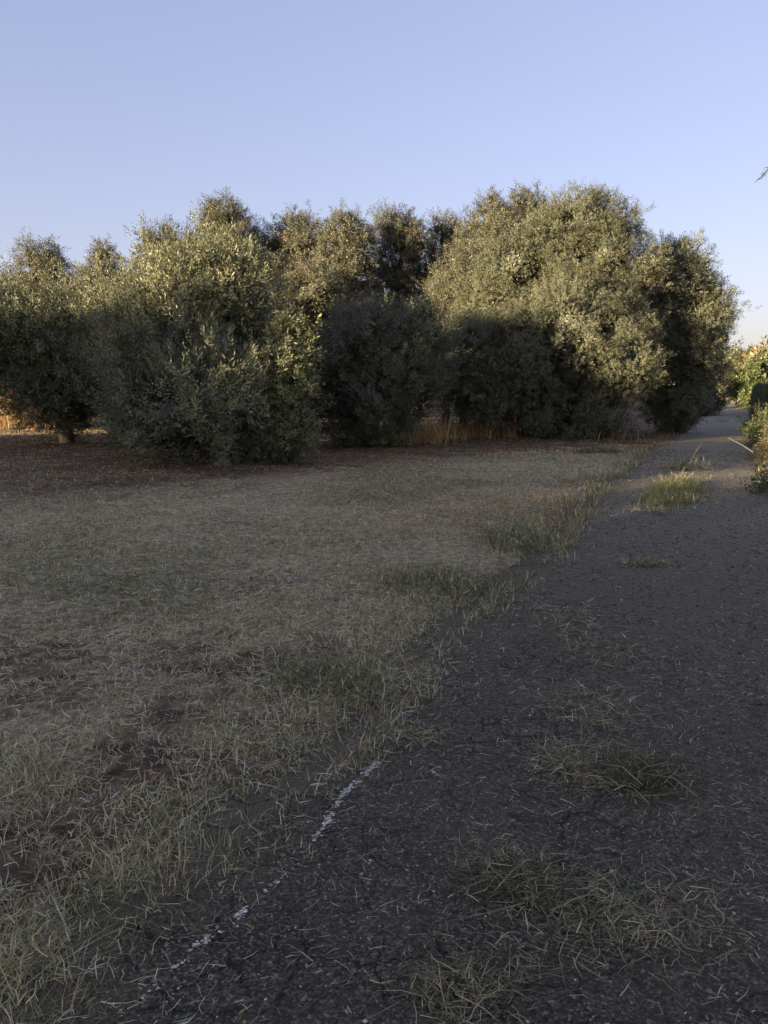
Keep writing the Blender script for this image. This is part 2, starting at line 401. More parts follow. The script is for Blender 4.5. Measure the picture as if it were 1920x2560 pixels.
tag(B1.build('short_grass', M_GRASS), 'short grey green grass standing in patches across the mown field', 'grass', kind='stuff')
tag(B2.build('cut_straw', M_GRASS), 'mown straw lying flat over the field', 'straw', kind='stuff')

# straw and crumbs blown onto the lane
def on_lane(rng, n, rmax=26, p=1.35):
    x, y, r = scatter(rng, n, 1.2, rmax, p, -.75, .75)
    d, wd = road_coord(x, y); k = (d > .05) & (d < wd - .05)
    return x[k], y[k], r[k], d[k], wd[k]
x, y, r, d, wd = on_lane(rng, 200000)
mid = np.exp(-((d - .5 * np.minimum(wd, 3.4)) / .42) ** 2)
edge = np.exp(-d / .45)
cl = np.clip((fbm(x * 1.2, y * 1.2, 71, 4) - .42) * 4, 0, 1)
k = rng.random(len(x)) < np.clip(.018 + .6 * mid * cl + .6 * edge, 0, 1) * .75
x, y, r, d = x[k], y[k], r[k], d[k]; n = len(x)
bag = Bag()
V, F = blades(rng, np.c_[x, y, lane_z(x, y) + .006 + rng.random(n) * .012], rng.uniform(.012, .09, n) * rng.uniform(.4, 1.2, n), (.0009 + .0008 * r ** .8) * rng.uniform(.6, 1.3, n), rng.normal(.05, .1, n), rng.normal(.0, .15, n))
bag.add(V, F, vary(rng, n, np.where((rng.random(n) < .5)[:, None], STRAW * .75, GREY * .6), .5), 6)
tag(bag.build('lane_straw', M_GRASS), 'loose straw stalks scattered over the asphalt lane', 'straw', kind='stuff')

# loose stones
x, y, r, d, wd = on_lane(rng, 120000, 22, 1.35)
n = len(x)
oc = np.array([(1, 0, 0), (0, 1, 0), (-1, 0, 0), (0, -1, 0), (0, 0, 1), (0, 0, -1)], float)
of = np.array([(0, 1, 4), (1, 2, 4), (2, 3, 4), (3, 0, 4), (1, 0, 5), (2, 1, 5), (3, 2, 5), (0, 3, 5)])
sz = np.exp(rng.normal(0, .4, n)) * (.0026 + .00045 * r)
Rm = frame_from(np.c_[rng.normal(0, .3, n), rng.normal(0, .3, n), np.ones(n)], rng.uniform(0, 6.28, n))
J = oc[None] * (1 + rng.normal(0, .22, (n, 6, 1))) * np.array([1.15, .9, .6])
V = np.einsum('nij,nkj->nki', Rm, J * sz[:, None, None]) + np.c_[x, y, lane_z(x, y) + sz * .1][:, None]
F = (of[None] + (np.arange(n) * 6)[:, None, None]).reshape(-1, 3)
bright = rng.random(n)
C = vary(rng, n, np.where((bright < .8)[:, None], np.array((.075, .063, .046)), np.where((bright < .965)[:, None], np.array((.2, .17, .125)), np.array((.45, .38, .28)))), .3, .03)
o = mesh_np('gravel', V.reshape(-1, 3), F, M_STONE, np.repeat(C, 6, 0))
tag(o, 'loose grey gravel and chippings on the worn lane', 'gravel', kind='stuff')

# worn white line: flecks of paint along the left side of the lane
pts = np.array([ground(*p) for p in [(300, 2560), (352, 2510), (430, 2445), (490, 2378), (548, 2345), (610, 2295), (690, 2222), (800, 2100), (852, 2002), (950, 1912)]])
sg = np.r_[0, np.cumsum(np.linalg.norm(np.diff(pts, axis=0), axis=1))]
n = 2600
u = rng.uniform(0, sg[-1], n)
dens = np.interp(u, sg, [1, .9, 1, .95, .5, .85, .5, .45, .45, .8]) * np.clip((fbm(u * 5, u * 0, 81, 3) - .39) * 6, .06, 1) * np.clip((fbm(u * 30, u * 0 + 5, 83, 2) - .4) * 7, .04, 1)
u = u[rng.random(n) < dens]; n = len(u)
x = np.interp(u, sg, pts[:, 0]) + rng.normal(0, .0085, n); y = np.interp(u, sg, pts[:, 1]) + rng.normal(0, .011, n)
ang = np.linspace(0, 2 * np.pi, 9)[:-1]
rad = rng.uniform(.0015, .0075, (n, 1)) * rng.uniform(.5, 1, (n, 1)) * rng.uniform(.55, 1.3, (n, 8))
vx = x[:, None] + np.cos(ang) * rad * 1.2; vy = y[:, None] + np.sin(ang) * rad
vz = lane_z(vx, vy) + .004 + np.arange(n)[:, None] * 2e-6
V = np.stack([vx, vy, vz], -1).reshape(-1, 3)
o = mesh_np('lane_marking', V, np.arange(n * 8).reshape(n, 8), M_PAINT, np.repeat(vary(rng, n, (.46, .42, .35), .35, .02), 8, 0))
tag(o, 'flaking remains of a white line along the left of the lane', 'road marking', kind='structure')

# ------------------------------------------------------------------ trees
def sprig(rng, nl, length, leaf_l, leaf_w, spread, top=.8):
    """leaves along a twig that runs up +z; (nl,4,3) rhombi"""
    t = np.linspace(.08, 1, nl)
    az = np.arange(nl) * 2.4 + rng.uniform(0, 6.28) + rng.normal(0, .3, nl)
    el = np.interp(t, [0, 1], [spread * .4, top]) + rng.normal(0, .22, nl)     # upper leaves close to the twig
    d = np.c_[np.cos(az) * np.cos(el), np.sin(az) * np.cos(el), np.sin(el)]
    s = np.c_[-np.sin(az), np.cos(az), rng.normal(0, .5, nl)]; s /= np.linalg.norm(s, axis=1, keepdims=True)
    bend = np.c_[rng.normal(0, .02, nl), rng.normal(0, .02, nl), t * length]
    ll = (leaf_l * rng.uniform(.7, 1.2, nl))[:, None]; lw = (leaf_w * rng.uniform(.75, 1.2, nl))[:, None]
    b = bend
    up_ = np.cross(s, d) * ll * .06
    return np.stack([b, b + d * ll * .45 + s * lw * .5 + up_, b + d * ll, b + d * ll * .45 - s * lw * .5 + up_], 1)

def tube(pts, rad, k=8):
    pts = np.asarray(pts, float); n = len(pts); V = []
    for i in range(n):
        t = pts[min(i + 1, n - 1)] - pts[max(i - 1, 0)]; t /= np.linalg.norm(t) + 1e-9
        h = np.array((1., 0, 0)) if abs(t[2]) > .9 else np.array((0, 0, 1.))
        a = np.cross(t, h); a /= np.linalg.norm(a); b = np.cross(t, a)
        th = np.arange(k) * 2 * np.pi / k
        rr = rad[i] * (1 + .12 * np.sin(3 * th + i))[:, None]
        V.append(pts[i] + rr * (np.cos(th)[:, None] * a + np.sin(th)[:, None] * b))
    V = np.concatenate(V)
    F = [(i * k + j, i * k + (j + 1) % k, (i + 1) * k + (j + 1) % k, (i + 1) * k + j) for i in range(n - 1) for j in range(k)]
    return V, np.array(F)

OLIVE_L = [np.array((.098, .1, .054)), np.array((.082, .088, .052)), np.array((.112, .106, .053)), np.array((.058, .07, .045))]
OLIVE_YOUNG = [np.array((.155, .157, .084)), np.array((.135, .144, .08)), np.array((.175, .168, .084)), np.array((.062, .078, .05))]
OLIVE_OLD = [np.array((.082, .073, .039)), np.array((.066, .063, .036)), np.array((.094, .08, .041)), np.array((.04, .042, .026))]
def foliage(rng, blobs, dens, length, leaf, nl, palette, rust=.0, inner=.3, upb=.55, top=.8, core=1.0, plume=(.42, .17), gapt=.3, shoots=.16):
    """blobs: (x,y,z,r) list; returns V,F,C of leaves clustered on and in the blobs"""
    bl = np.array(blobs, float)
    tmpl = np.stack([sprig(rng, nl, length, leaf[0], leaf[1], .5, top) for _ in range(10)])
    Pn, D, TC, OWN = [], [], [], []
    for bi, (bx, by, bz, br) in enumerate(bl):
        per = 14; m = max(4, int(dens * 4 * np.pi * br * br / per))
        v = rng.normal(0, 1, (m, 3)); v /= np.linalg.norm(v, axis=1, keepdims=True)
        gap = vnoise(v[:, 0] * 2.4 + bi * 7.3 + v[:, 2] * 1.7, v[:, 1] * 2.4 + v[:, 2] * 2.1, 5 + bi)
        v = v[gap > gapt]; m = len(v)
        c = np.array((bx, by, bz)) + v * (br * np.where(rng.random(m) < inner, rng.uniform(.4, .8, m), rng.uniform(.8, 1.02, m)))[:, None] * np.array((1, 1, 1.05 if br > .5 else 1.25))
        ax_ = v * .75 + np.array((0, 0, upb)) + rng.normal(0, .3, (m, 3)); ax_ /= np.linalg.norm(ax_, axis=1, keepdims=True)
        Lp = plume[0] * np.exp(rng.normal(0, .3, m)); wp = plume[1] * np.exp(rng.normal(0, .2, m)); sh_ = rng.random(m) < shoots; Lp = np.where(sh_, Lp * 1.9, Lp); wp = np.where(sh_, wp * .38, wp)
        tone = np.exp(rng.normal(0, .12)); pc = np.array(palette)[rng.integers(len(palette), size=m)] * tone * np.exp(rng.normal(0, .16, (m, 1)))
        if rust and rng.random() < rust:
            k_ = (rng.random(m) < .45) & (v[:, 2] < .3); pc[k_] = (.12, .07, .04)
        n = m * per; q = np.repeat(np.arange(m), per)
        t = rng.random(n); rd = rng.normal(0, 1, (n, 3)); rd -= ax_[q] * (rd * ax_[q]).sum(1, keepdims=True); rd /= np.linalg.norm(rd, axis=1, keepdims=True) + 1e-6
        p = c[q] + ax_[q] * (Lp[q] * (t - .3))[:, None] + rd * (wp[q] * (1 - .6 * t) * np.abs(rng.normal(.7, .35, n)))[:, None]
        dd = ax_[q] * (.45 + .8 * t)[:, None] + rd * (.9 * (1 - .6 * t))[:, None] + rng.normal(0, .18, (n, 3))
        Pn.append(p); OWN.append(np.full(n, bi)); D.append(dd); TC.append(vary(rng, n, pc[q], .1, .04))
    P = np.concatenate(Pn); D = np.concatenate(D); TC = np.concatenate(TC)
    # drop sprigs buried deep inside a neighbouring blob
    deep = np.zeros(len(P), bool); own = np.concatenate(OWN)
    for j, (bx, by, bz, br) in enumerate(bl):
        deep |= (((P - (bx, by, bz)) ** 2).sum(1) < (br * .93) ** 2) & (own != j)
    k_ = ((~deep) | (rng.random(len(P)) < .12)) & (P[:, 2] > .06)
    P, D, TC = P[k_], D[k_], TC[k_]
    n = len(P); Rm = frame_from(D, rng.uniform(0, 6.28, n)); sc = rng.uniform(.7, 1.2, n) * np.where(rng.random(n) < .06, 1.35, 1)
    ti = rng.integers(0, len(tmpl), n)
    V = np.einsum('nij,nlvj->nlvi', Rm, tmpl[ti] * sc[:, None, None, None]) + P[:, None, None, :]
    C = np.repeat(TC, nl, 0) * np.exp(rng.normal(0, .17, (n * nl, 1)))
    V = V.reshape(-1, 4, 3)
    # dense inner leaves, added to block light; olive ones coloured dark as inner shade
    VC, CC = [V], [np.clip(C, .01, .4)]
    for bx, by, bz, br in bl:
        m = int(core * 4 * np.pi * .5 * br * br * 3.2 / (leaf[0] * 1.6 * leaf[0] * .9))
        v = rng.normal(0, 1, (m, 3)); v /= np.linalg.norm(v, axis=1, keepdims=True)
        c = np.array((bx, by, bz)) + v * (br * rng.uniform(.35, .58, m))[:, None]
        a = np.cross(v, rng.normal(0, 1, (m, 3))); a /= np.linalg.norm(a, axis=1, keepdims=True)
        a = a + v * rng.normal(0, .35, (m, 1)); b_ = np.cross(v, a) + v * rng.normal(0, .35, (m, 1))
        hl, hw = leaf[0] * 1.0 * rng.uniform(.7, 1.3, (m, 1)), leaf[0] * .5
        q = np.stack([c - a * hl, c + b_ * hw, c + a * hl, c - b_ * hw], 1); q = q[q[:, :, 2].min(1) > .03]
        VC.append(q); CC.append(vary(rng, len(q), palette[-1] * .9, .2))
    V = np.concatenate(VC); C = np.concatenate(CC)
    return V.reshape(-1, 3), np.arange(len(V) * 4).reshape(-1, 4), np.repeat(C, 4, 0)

def limbs(rng, base, blobs, r0, fork, lean=(0, 0), nmax=11):
    """trunk up to the fork, then limbs curving to blob centres (local coordinates)"""
    fx, fy = lean
    bag_v, bag_f, nv = [], [], 0
    def put(p, r, k=8):
        nonlocal nv
        V, F = tube(p, r, k); bag_v.append(V); bag_f.append(F + nv); nv += len(V)
    f = np.array((fx, fy, fork))
    put([(-.02, 0, -.15), (0, .02, .05), (fx * .35 + .04, fy * .3, fork * .4), (fx * .7 - .03, fy * .8, fork * .75), f], [r0 * 1.7, r0 * 1.25, r0, r0 * .92, r0 * .85], 12)
    order = sorted(blobs, key=lambda b: -b[3])[:nmax]
    for b in order:
        c = np.array(b[:3]); q = f + (c - f) * .45 + np.r_[rng.normal(0, .15, 2), .25]
        rr = r0 * rng.uniform(.38, .6)
        put([f - (0, 0, .1), f + (q - f) * .5 + rng.normal(0, .05, 3), q, q + (c - q) * .6 + rng.normal(0, .08, 3), c], [rr, rr * .85, rr * .65, rr * .4, rr * .12], 7)
    return np.concatenate(bag_v), np.concatenate(bag_f)

def blobs_from_profile(rng, base, Y, prof, n, rb, bumps=(), depth=1.0):
    """prof: (row, left, right) of the crown outline in photo pixels at depth Y -> clumps all round the crown"""
    rows = np.array([at(0, p[0], Y)[2] for p in prof]); xl = np.array([at(p[1], p[0], Y)[0] for p in prof]); xr = np.array([at(p[2], p[0], Y)[0] for p in prof])
    o = np.argsort(rows); rows, xl, xr = rows[o], xl[o], xr[o]
    out = []
    hw = np.maximum((xr - xl) / 2 - .3, .15)
    wts = np.interp(np.linspace(rows[0], rows[-1], 40), rows, hw); zs = np.linspace(rows[0], rows[-1], 40)
    cdf = np.cumsum(wts + .2); cdf /= cdf[-1]
    for i in range(n):
        zc = np.interp((i + rng.random()) / n, cdf, zs)
        c, h = np.interp(zc, rows, (xl + xr) / 2), np.interp(zc, rows, hw)
        r_ = min(rng.uniform(*rb), max(.28, h * .75))
        az = i * 2.399 + rng.normal(0, .3)
        q = max(0, h - r_ * rng.uniform(.75, 1.5))
        zc = min(zc, rows[-1] - r_ * .8); zc = max(zc, rows[0] + r_ * .6)
        out.append((c + q * math.cos(az), Y + q * depth * math.sin(az), zc, r_))
        for _ in range(3):                                          # smaller clumps budding from it
            v = np.array((math.cos(az) + rng.normal(0, .7), math.sin(az) + rng.normal(0, .7), rng.normal(.6, .55))); v /= np.linalg.norm(v)
            rs = r_ * rng.uniform(.32, .58); dd = r_ * rng.uniform(.8, 1.05)
            out.append((c + q * math.cos(az) + v[0] * dd, Y + q * depth * math.sin(az) + v[1] * dd, max(.25, zc + v[2] * dd), rs))
    for z_ in np.linspace(rows[0] + .3, rows[-1] - .5, 4):          # core
        h = np.interp(z_, rows, hw)
        if h > .7: out.append((np.interp(z_, rows, (xl + xr) / 2), Y, z_, h * .5))
    for bx, by, br, dd in bumps:
        p = at(bx, by, Y + dd); out.append((p[0], p[1], p[2], br * Y / F_PX))
    top_ = rows[-1]
    out = [(a, b, min(c, top_ - r_ * 1.05 - .28) if not (0 < len(out) - i_ <= len(bumps)) else c - .45, r_) for i_, (a, b, c, r_) in enumerate(out)]
    return [(a - base[0], b - base[1], c - base[2], r_) for a, b, c, r_ in out]

def make_tree(seed, name, label, cat, base_xy, Y=None, prof=None, n=20, rb=(.5, .9), bumps=(), blobs=None, dens=75, length=.28, leaf=(.075, .019), nl=14,
              palette=OLIVE_L, rust=.15, r0=.16, fork=.9, mat=None, group=None, upb=.55, inner=.2, depth=1.0, top=.8, core=1.0, plume=(.42, .17), gapt=.3):
    rng = np.random.default_rng(seed)
    bz = float(field_z(np.array([base_xy[0]]), np.array([base_xy[1]]))[0])
    base = (base_xy[0], base_xy[1], bz)
    root = empty(name, base); tag(root, label, cat, group)
    if blobs is None: blobs = blobs_from_profile(rng, base, Y, prof, n, rb, bumps, depth)
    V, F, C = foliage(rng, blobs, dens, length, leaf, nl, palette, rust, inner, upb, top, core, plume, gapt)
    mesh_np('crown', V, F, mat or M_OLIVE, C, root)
    cx = float(np.mean([b[0] for b in blobs])); cy = float(np.mean([b[1] for b in blobs]))
    V, F = limbs(rng, base, blobs, r0, fork, (cx * .3, cy * .3))
    mesh_np('trunk', V, F, M_BARK, None, root, True)
    return root
def copy_tree(o, loc, rz, sc, label):
    c = o.copy(); col.objects.link(c); c.location = loc; c.rotation_euler = (0, 0, rz); c.scale = (sc, sc, sc); c['label'] = label
    for ch in list(o.children):
        d = ch.copy(); col.objects.link(d); d.parent = c
    return c

GROVE = 'olive trees of the grove'
# front row
make_tree(11, 'olive_tree', 'big rounded olive tree at front left with foliage reaching nearly to the ground', 'tree', ground(475, 1145), 18.4,
          [(630, 510, 605), (670, 440, 670), (720, 370, 700), (770, 290, 690), (850, 240, 665), (950, 230, 655), (1040, 270, 640), (1105, 330, 600)], 20, (.5, .95),
          bumps=[(550, 655, 50, -.3), (460, 710, 50, 0), (640, 715, 50, .2), (300, 760, 50, .3), (400, 770, 60, -.4), (520, 960, 110, -2.2), (420, 1000, 100, -2.0), (590, 1010, 70, -1.4)],
          dens=170, leaf=(.085, .022), length=.26, rust=0, upb=1.0, top=1.2, plume=(.7, .15), palette=OLIVE_YOUNG, r0=.2, fork=.8, group=GROVE)
make_tree(12, 'olive_tree', 'olive tree at the left edge of the picture above the tall dry grass', 'tree', ground(170, 1112), 22.5,
          [(745, -40, 240), (785, -160, 300), (840, -240, 330), (930, -200, 330), (985, -60, 310), (1060, 110, 260)], 18, (.5, .85), bumps=[(30, 770, 50, -.5), (130, 755, 50, -.4), (220, 755, 45, -.3)],
          dens=150, leaf=(.085, .022), length=.26, rust=0, upb=1.0, top=1.2, plume=(.7, .15), palette=OLIVE_YOUNG, group=GROVE)
make_tree(19, 'olive_tree', 'low wide olive tree filling in between the left edge tree and the big rounded one', 'tree', ground(330, 1108), 21.5,
          [(735, 270, 400), (775, 200, 460), (850, 150, 500), (950, 160, 490), (1030, 210, 440), (1070, 260, 390)], 15, (.45, .8), bumps=[(300, 745, 45, -.3), (390, 735, 45, 0)],
          dens=150, leaf=(.085, .022), length=.26, rust=0, upb=1.0, top=1.2, plume=(.6, .15), palette=OLIVE_YOUNG, group=GROVE)
make_tree(13, 'olive_tree', 'low dark olive tree in the middle with a bare dark trunk and a sunlit tip', 'tree', ground(925, 1117), 22.0,
          [(765, 900, 1000), (805, 800, 1090), (860, 720, 1130), (930, 660, 1150), (1000, 690, 1130), (1055, 760, 1080)], 19, (.45, .85), bumps=[(880, 800, 50, -.3), (985, 795, 45, 0)],
          dens=150, length=.24, rust=0, upb=.9, top=1.1, plume=(.5, .15), r0=.24, fork=1.0, group=GROVE)
make_tree(14, 'olive_sapling', 'slim sunlit young olive sprouting between the big rounded tree and the low dark one', 'sapling', ground(725, 1158), 16.6,
          [(785, 705, 735), (850, 685, 755), (930, 680, 770), (1000, 685, 765), (1070, 685, 765), (1130, 700, 745)], 7, (.2, .3), dens=200, leaf=(.08, .028), length=.22, rust=0, upb=.8, r0=.05, fork=.5, palette=[np.array((.17, .17, .07)), np.array((.15, .16, .065))])
make_tree(15, 'olive_tree', 'dark low olive tree above the orange dry grass right of the bare trunk', 'tree', ground(1200, 1092), 25.5,
          [(795, 1130, 1240), (840, 1060, 1320), (920, 1020, 1340), (1000, 1060, 1320), (1045, 1100, 1280)], 15, (.45, .85), dens=140, rust=0, upb=.8, top=.9, r0=.2, fork=1.0, group=GROVE)
make_tree(16, 'olive_tree', 'largest olive tree with many sunlit clumps standing beside the lane', 'tree', ground(1440, 1088), 27.5,
          [(478, 1480, 1530), (540, 1440, 1570), (585, 1390, 1605), (640, 1280, 1630), (720, 1150, 1650), (820, 1165, 1650), (920, 1190, 1630), (1000, 1230, 1610), (1060, 1280, 1590), (1100, 1330, 1560)], 28, (.65, 1.2),
          bumps=[(1500, 520, 55, 0), (1540, 590, 60, -.5), (1290, 630, 90, -1), (1390, 600, 80, -.8), (1230, 740, 80, -1), (1430, 780, 110, -2.6), (1320, 850, 100, -2.4), (1540, 850, 100, -2.2), (1480, 1030, 90, -2), (1350, 1020, 90, -2)],
          dens=250, leaf=(.058, .019), length=.18, nl=13, gapt=.36, rust=.4, upb=.4, depth=.75, r0=.28, fork=1.2, group=GROVE)
make_tree(17, 'olive_tree', 'olive tree leaning over the lane right of the largest tree', 'tree', ground(1700, 1082), 28.5,
          [(598, 1670, 1735), (660, 1600, 1760), (740, 1570, 1812), (800, 1560, 1822), (880, 1565, 1808), (950, 1575, 1785), (1020, 1590, 1775), (1050, 1610, 1740)], 20, (.5, .95),
          bumps=[(1790, 745, 40, -.6), (1760, 690, 40, -.5), (1770, 850, 55, -1)], dens=190, leaf=(.075, .024), length=.2, nl=12, rust=.2, upb=.4, depth=.8, r0=.2, group=GROVE)
make_tree(18, 'olive_tree', 'dark farther olive tree whose foliage meets the lane past the leaning one', 'tree', ground(1752, 1030), 47.0,
          [(770, 1730, 1800), (850, 1700, 1824), (940, 1690, 1806), (1025, 1700, 1797)], 22, (.6, 1.1), dens=60, leaf=(.15, .05), length=.35, nl=10, rust=.1, r0=.2, group=GROVE)
# tall row behind
back = [
    (21, -20, 36, [(690, -60, 20), (740, -100, 80), (850, -110, 90), (980, -60, 60)], 'olive top cut by the left edge, behind the tall dry grass', []),
    (22, 110, 35, [(600, 90, 140), (640, 45, 165), (720, 20, 200), (820, 10, 220), (960, 50, 180)], 'pale olive tree with a pointed top, second from the left edge', [(60, 680, 45, 0)]),
    (23, 270, 34, [(604, 250, 295), (650, 225, 322), (720, 180, 330), (820, 170, 345), (960, 200, 320)], 'rounded olive tree left of the gap of sky', []),
    (24, 440, 32, [(562, 405, 465), (610, 370, 500), (690, 352, 520), (800, 350, 530), (960, 380, 500)], 'olive tree just right of the gap of sky', [(385, 630, 38, 0), (445, 590, 36, 0)]),
    (25, 570, 31, [(498, 550, 580), (560, 505, 630), (620, 485, 655), (720, 490, 660), (850, 500, 650), (980, 530, 620)], 'tall olive tree with a peaked top above the big rounded tree', [(560, 530, 42, 0), (615, 580, 40, .4), (520, 600, 38, 0)]),
    (26, 740, 32, [(533, 735, 765), (580, 650, 795), (650, 640, 815), (760, 650, 820), (880, 670, 810), (980, 690, 790)], 'olive tree with two rounded tops behind the slim sapling', [(680, 590, 42, 0), (755, 575, 48, -.4), (700, 690, 60, -1.2)]),
    (27, 870, 31, [(536, 865, 895), (590, 815, 930), (660, 795, 945), (760, 790, 940), (880, 800, 930), (980, 820, 900)], 'tall olive tree straight behind the sunlit tip of the low dark tree', [(845, 620, 55, -.6), (885, 580, 42, 0)]),
    (28, 1000, 33, [(530, 960, 980), (570, 950, 1050), (640, 940, 1075), (760, 940, 1080), (880, 950, 1070), (980, 970, 1050)], 'dark sided olive tree with a flat sloping top in mid row', [(975, 560, 30, 0), (1030, 600, 48, 0)]),
    (29, 1115, 34, [(535, 1105, 1140), (590, 1080, 1170), (680, 1070, 1180), (800, 1070, 1180), (960, 1090, 1170)], 'narrow olive tree standing in the dark gap left of the highest crowns', [(1120, 575, 35, 0)]),
    (30, 1220, 32, [(494, 1200, 1262), (540, 1165, 1285), (620, 1140, 1290), (720, 1140, 1290), (860, 1150, 1280), (980, 1180, 1260)], 'high pale olive tree left of the highest pair', [(1230, 535, 45, 0), (1190, 590, 45, -.3)]),
    (32, 700, 28.5, [(655, 640, 690), (700, 600, 850), (780, 590, 880), (880, 610, 870), (990, 660, 830)], 'shorter olive tree of low lobes between the front row and the tall row', [(650, 690, 45, -.4), (760, 685, 50, -.4), (840, 700, 45, 0)]),
    (33, 1160, 29, [(640, 1130, 1190), (690, 1100, 1230), (770, 1090, 1240), (880, 1100, 1230), (980, 1130, 1210)], 'olive tree with a patch of dead brown twigs left of the largest tree', [(1165, 670, 42, -.3), (1140, 720, 40, -.6)]),
    (31, 1335, 34, [(477, 1312, 1358), (520, 1285, 1385), (600, 1275, 1410), (720, 1280, 1400), (900, 1290, 1390), (980, 1310, 1380)], 'high round topped olive tree behind the largest tree', [(1335, 515, 45, 0)]),
]
back_trees = []
for sd_, px, Y, prof, lab, bm in back:
    X = at(px, 900, Y)[0]
    prof = [(r_, (a + b) / 2 - (b - a) * ((.42 if px < 300 else .5) if n_ == 0 else (.54 if px < 300 else .72)), (a + b) / 2 + (b - a) * ((.42 if px < 300 else .5) if n_ == 0 else (.54 if px < 300 else .72))) for n_, (r_, a, b) in enumerate(prof)]
    back_trees.append(make_tree(sd_, 'olive_tree', lab, 'tree', (X, Y), Y, prof, 13, (.5, .95), bumps=bm, dens=190, leaf=(.07, .023), length=.2, nl=11, rust=.45, upb=.45, palette=OLIVE_OLD, r0=.17, fork=1.3, group=GROVE, depth=1.1))

# the grove goes on behind and, out of the frame, along the left side of the field
ext = [(-14, 44, 1.0), (-8, 45, .9), (-3, 43, .85), (2, 44, .85)]
for i, (X, Y, s_) in enumerate(ext):
    copy_tree(back_trees[(i * 3 + 1) % 9], (X, Y, 0), i * 1.3, s_, 'olive tree deep in the grove, mostly hidden behind the tall row')
rngc = np.random.default_rng(77)
def caster(seed, x, y, H, Rr, zlo=.5, lab='olive tree along the left side of the field, outside the picture', name='olive_tree'):
    bl = []
    r_ = np.random.default_rng(seed)
    for i in range(26):
        zc = zlo + (H - zlo - .5) * ((i + r_.random()) / 26); h = Rr * .95; br = r_.uniform(.7, 1.1)
        bl.append((h * .7 * math.cos(i * 2.4), h * .7 * math.sin(i * 2.4), min(zc, H - br * .9), br))
    for z_ in np.linspace(max(.8, zlo), H - 1.1, 3): bl.append((0, 0, z_, Rr * .6))
    return make_tree(seed, name, lab, 'tree', (x, y), blobs=bl, dens=30, leaf=(.16, .06), length=.36, nl=9, rust=0, group='olive trees left of the field' if zlo < 1 else None, fork=.9 if zlo < 1 else 4.6)
c0 = caster(41, -35, 8, 6.0, 1.5)
for i, (X, Y, H, Wc) in enumerate([(-34.7, 6, 6.4, 1.1), (-35, 3.6, 3.8, .8), (-34.8, 1.1, 7.1, 1.2), (-35.2, -1.0, 4.1, .7), (-35, -3.1, 7.7, 1.2), (-34.9, -5.2, 7.9, 1.2), (-35, -7.1, 8.4, .66), (-35, -8.5, 4.0, .4), (-34.8, -10.6, 7.3, 1.12), (-35, -12.4, 7.4, 1.2), (-34.8, -13.9, 7.3, 1.05), (-35, -16.3, 6.0, .9),
                                   (-35, -18.8, 7.0, 1.0), (-34.5, -21, 6.9, 1.2), (-35, -23.2, 7, 1.2), (-34.5, -25.5, 7.1, 1.2), (-35, -28, 7.2, 1.2), (-34, -31, 7.2, 1.2)]):
    copy_tree(c0, (X, Y, 0), i * 1.1, 1, c0['label']).scale = (Wc, Wc, H / 6.0)

caster(42, -36.5, -1.9, 7.6, 1.5, 5.55, 'added tree with a bare trunk and high crown that shapes a slit of sun, outside the picture', 'added_slit_tree')  # high crown added to leave a slit of low sun across the field

# ------------------------------------------------------------------ grass tufts in the lane and along it
def tuft(seed, px, rx, ry, n, h, green, label, name='grass_tuft', cat='grass tuft', flat=.35, group=None, cols=None, z=None, rz=0):
    cols = cols or ((GREEN * .55, STRAW * .6, GREY * .5) if z is None and ground(*px)[1] < 6 else (GREEN * .95, STRAW * .8, GREY * .7))
    rng = np.random.default_rng(seed); X, Y = ground(*px)
    z0 = float(lane_z(np.array([X]), np.array([Y]))[0]) if z is None else float(field_z(np.array([X]), np.array([Y]))[0])
    root = empty(name, (X, Y, z0), rz); tag(root, label, cat, group)
    sc = (.0010 + .0009 * math.hypot(X, Y) ** .8)
    for part, nn, gr in (('green_blades', int(n * green), True), ('dry_stalks', int(n * (1 - green)), False)):
        if nn < 5: continue
        cen = rng.normal(0, .5, (max(4, nn // 50), 2)) * (rx, ry); cen[0] = 0
        if gr: cen *= .7
        ci = rng.integers(0, len(cen), nn)
        p = cen[ci] + rng.normal(0, .34, (nn, 2)) * (min(rx, ry) + .1)
        az = np.arctan2(p[:, 1], p[:, 0]) + rng.normal(0, 2.2, nn)
        fl = rng.random(nn) < (flat + .15 if gr else flat + .5)
        e0_ = np.where(fl, rng.normal(.15, .15, nn), rng.uniform(.7, 1.5, nn)); e1_ = np.where(fl, rng.normal(-.05, .2, nn), rng.uniform(.0, 1.2, nn))
        L = h * np.exp(rng.normal(-.6, .45, nn)) * np.where(fl, 1.1, .9)
        P = np.c_[p, np.where(fl, .006 + rng.random(nn) * .03, -.005)]
        V, F = blades(rng, P, L, sc * rng.uniform(.6, 1.3, nn), e0_, e1_, az)
        base = cols[0] if gr else np.where((rng.random(nn) < .55)[:, None], cols[1], cols[2])
        b = Bag(); b.add(V, F, vary(rng, nn, base, .35), 6)
        if z is not None and not gr:                                   # bristly seed heads
            k_ = (~fl) & (rng.random(nn) < .5); m_ = int(k_.sum())
            if m_:
                V2, F2 = blades(rng, V.reshape(nn, 6, 3)[:, 4][k_], rng.uniform(.035, .06, m_), np.full(m_, 1.3) * sc, rng.normal(.9, .3, m_), rng.normal(.6, .4, m_))
                b.add(V2, F2, vary(rng, m_, STRAW * .8, .25), 6)
        tag(b.build(part, M_GRASS, root), kind='stuff')
    return root
tuft(101, (1690, 1240), .27, 1.9, 12000, .2, .72, rz=-.42, label= 'long green grass patch between the wheel tracks, dry and yellow along its edge', flat=.2)
tuft(102, (1715, 1176), .22, .3, 1300, .34, .35, 'sunlit pale tuft at the far tip of the long green grass patch', flat=.1)
tuft(103, (1612, 1418), .17, .12, 520, .13, .6, 'small lone grass tuft on the dark lane nearer than the long green patch', flat=.3)
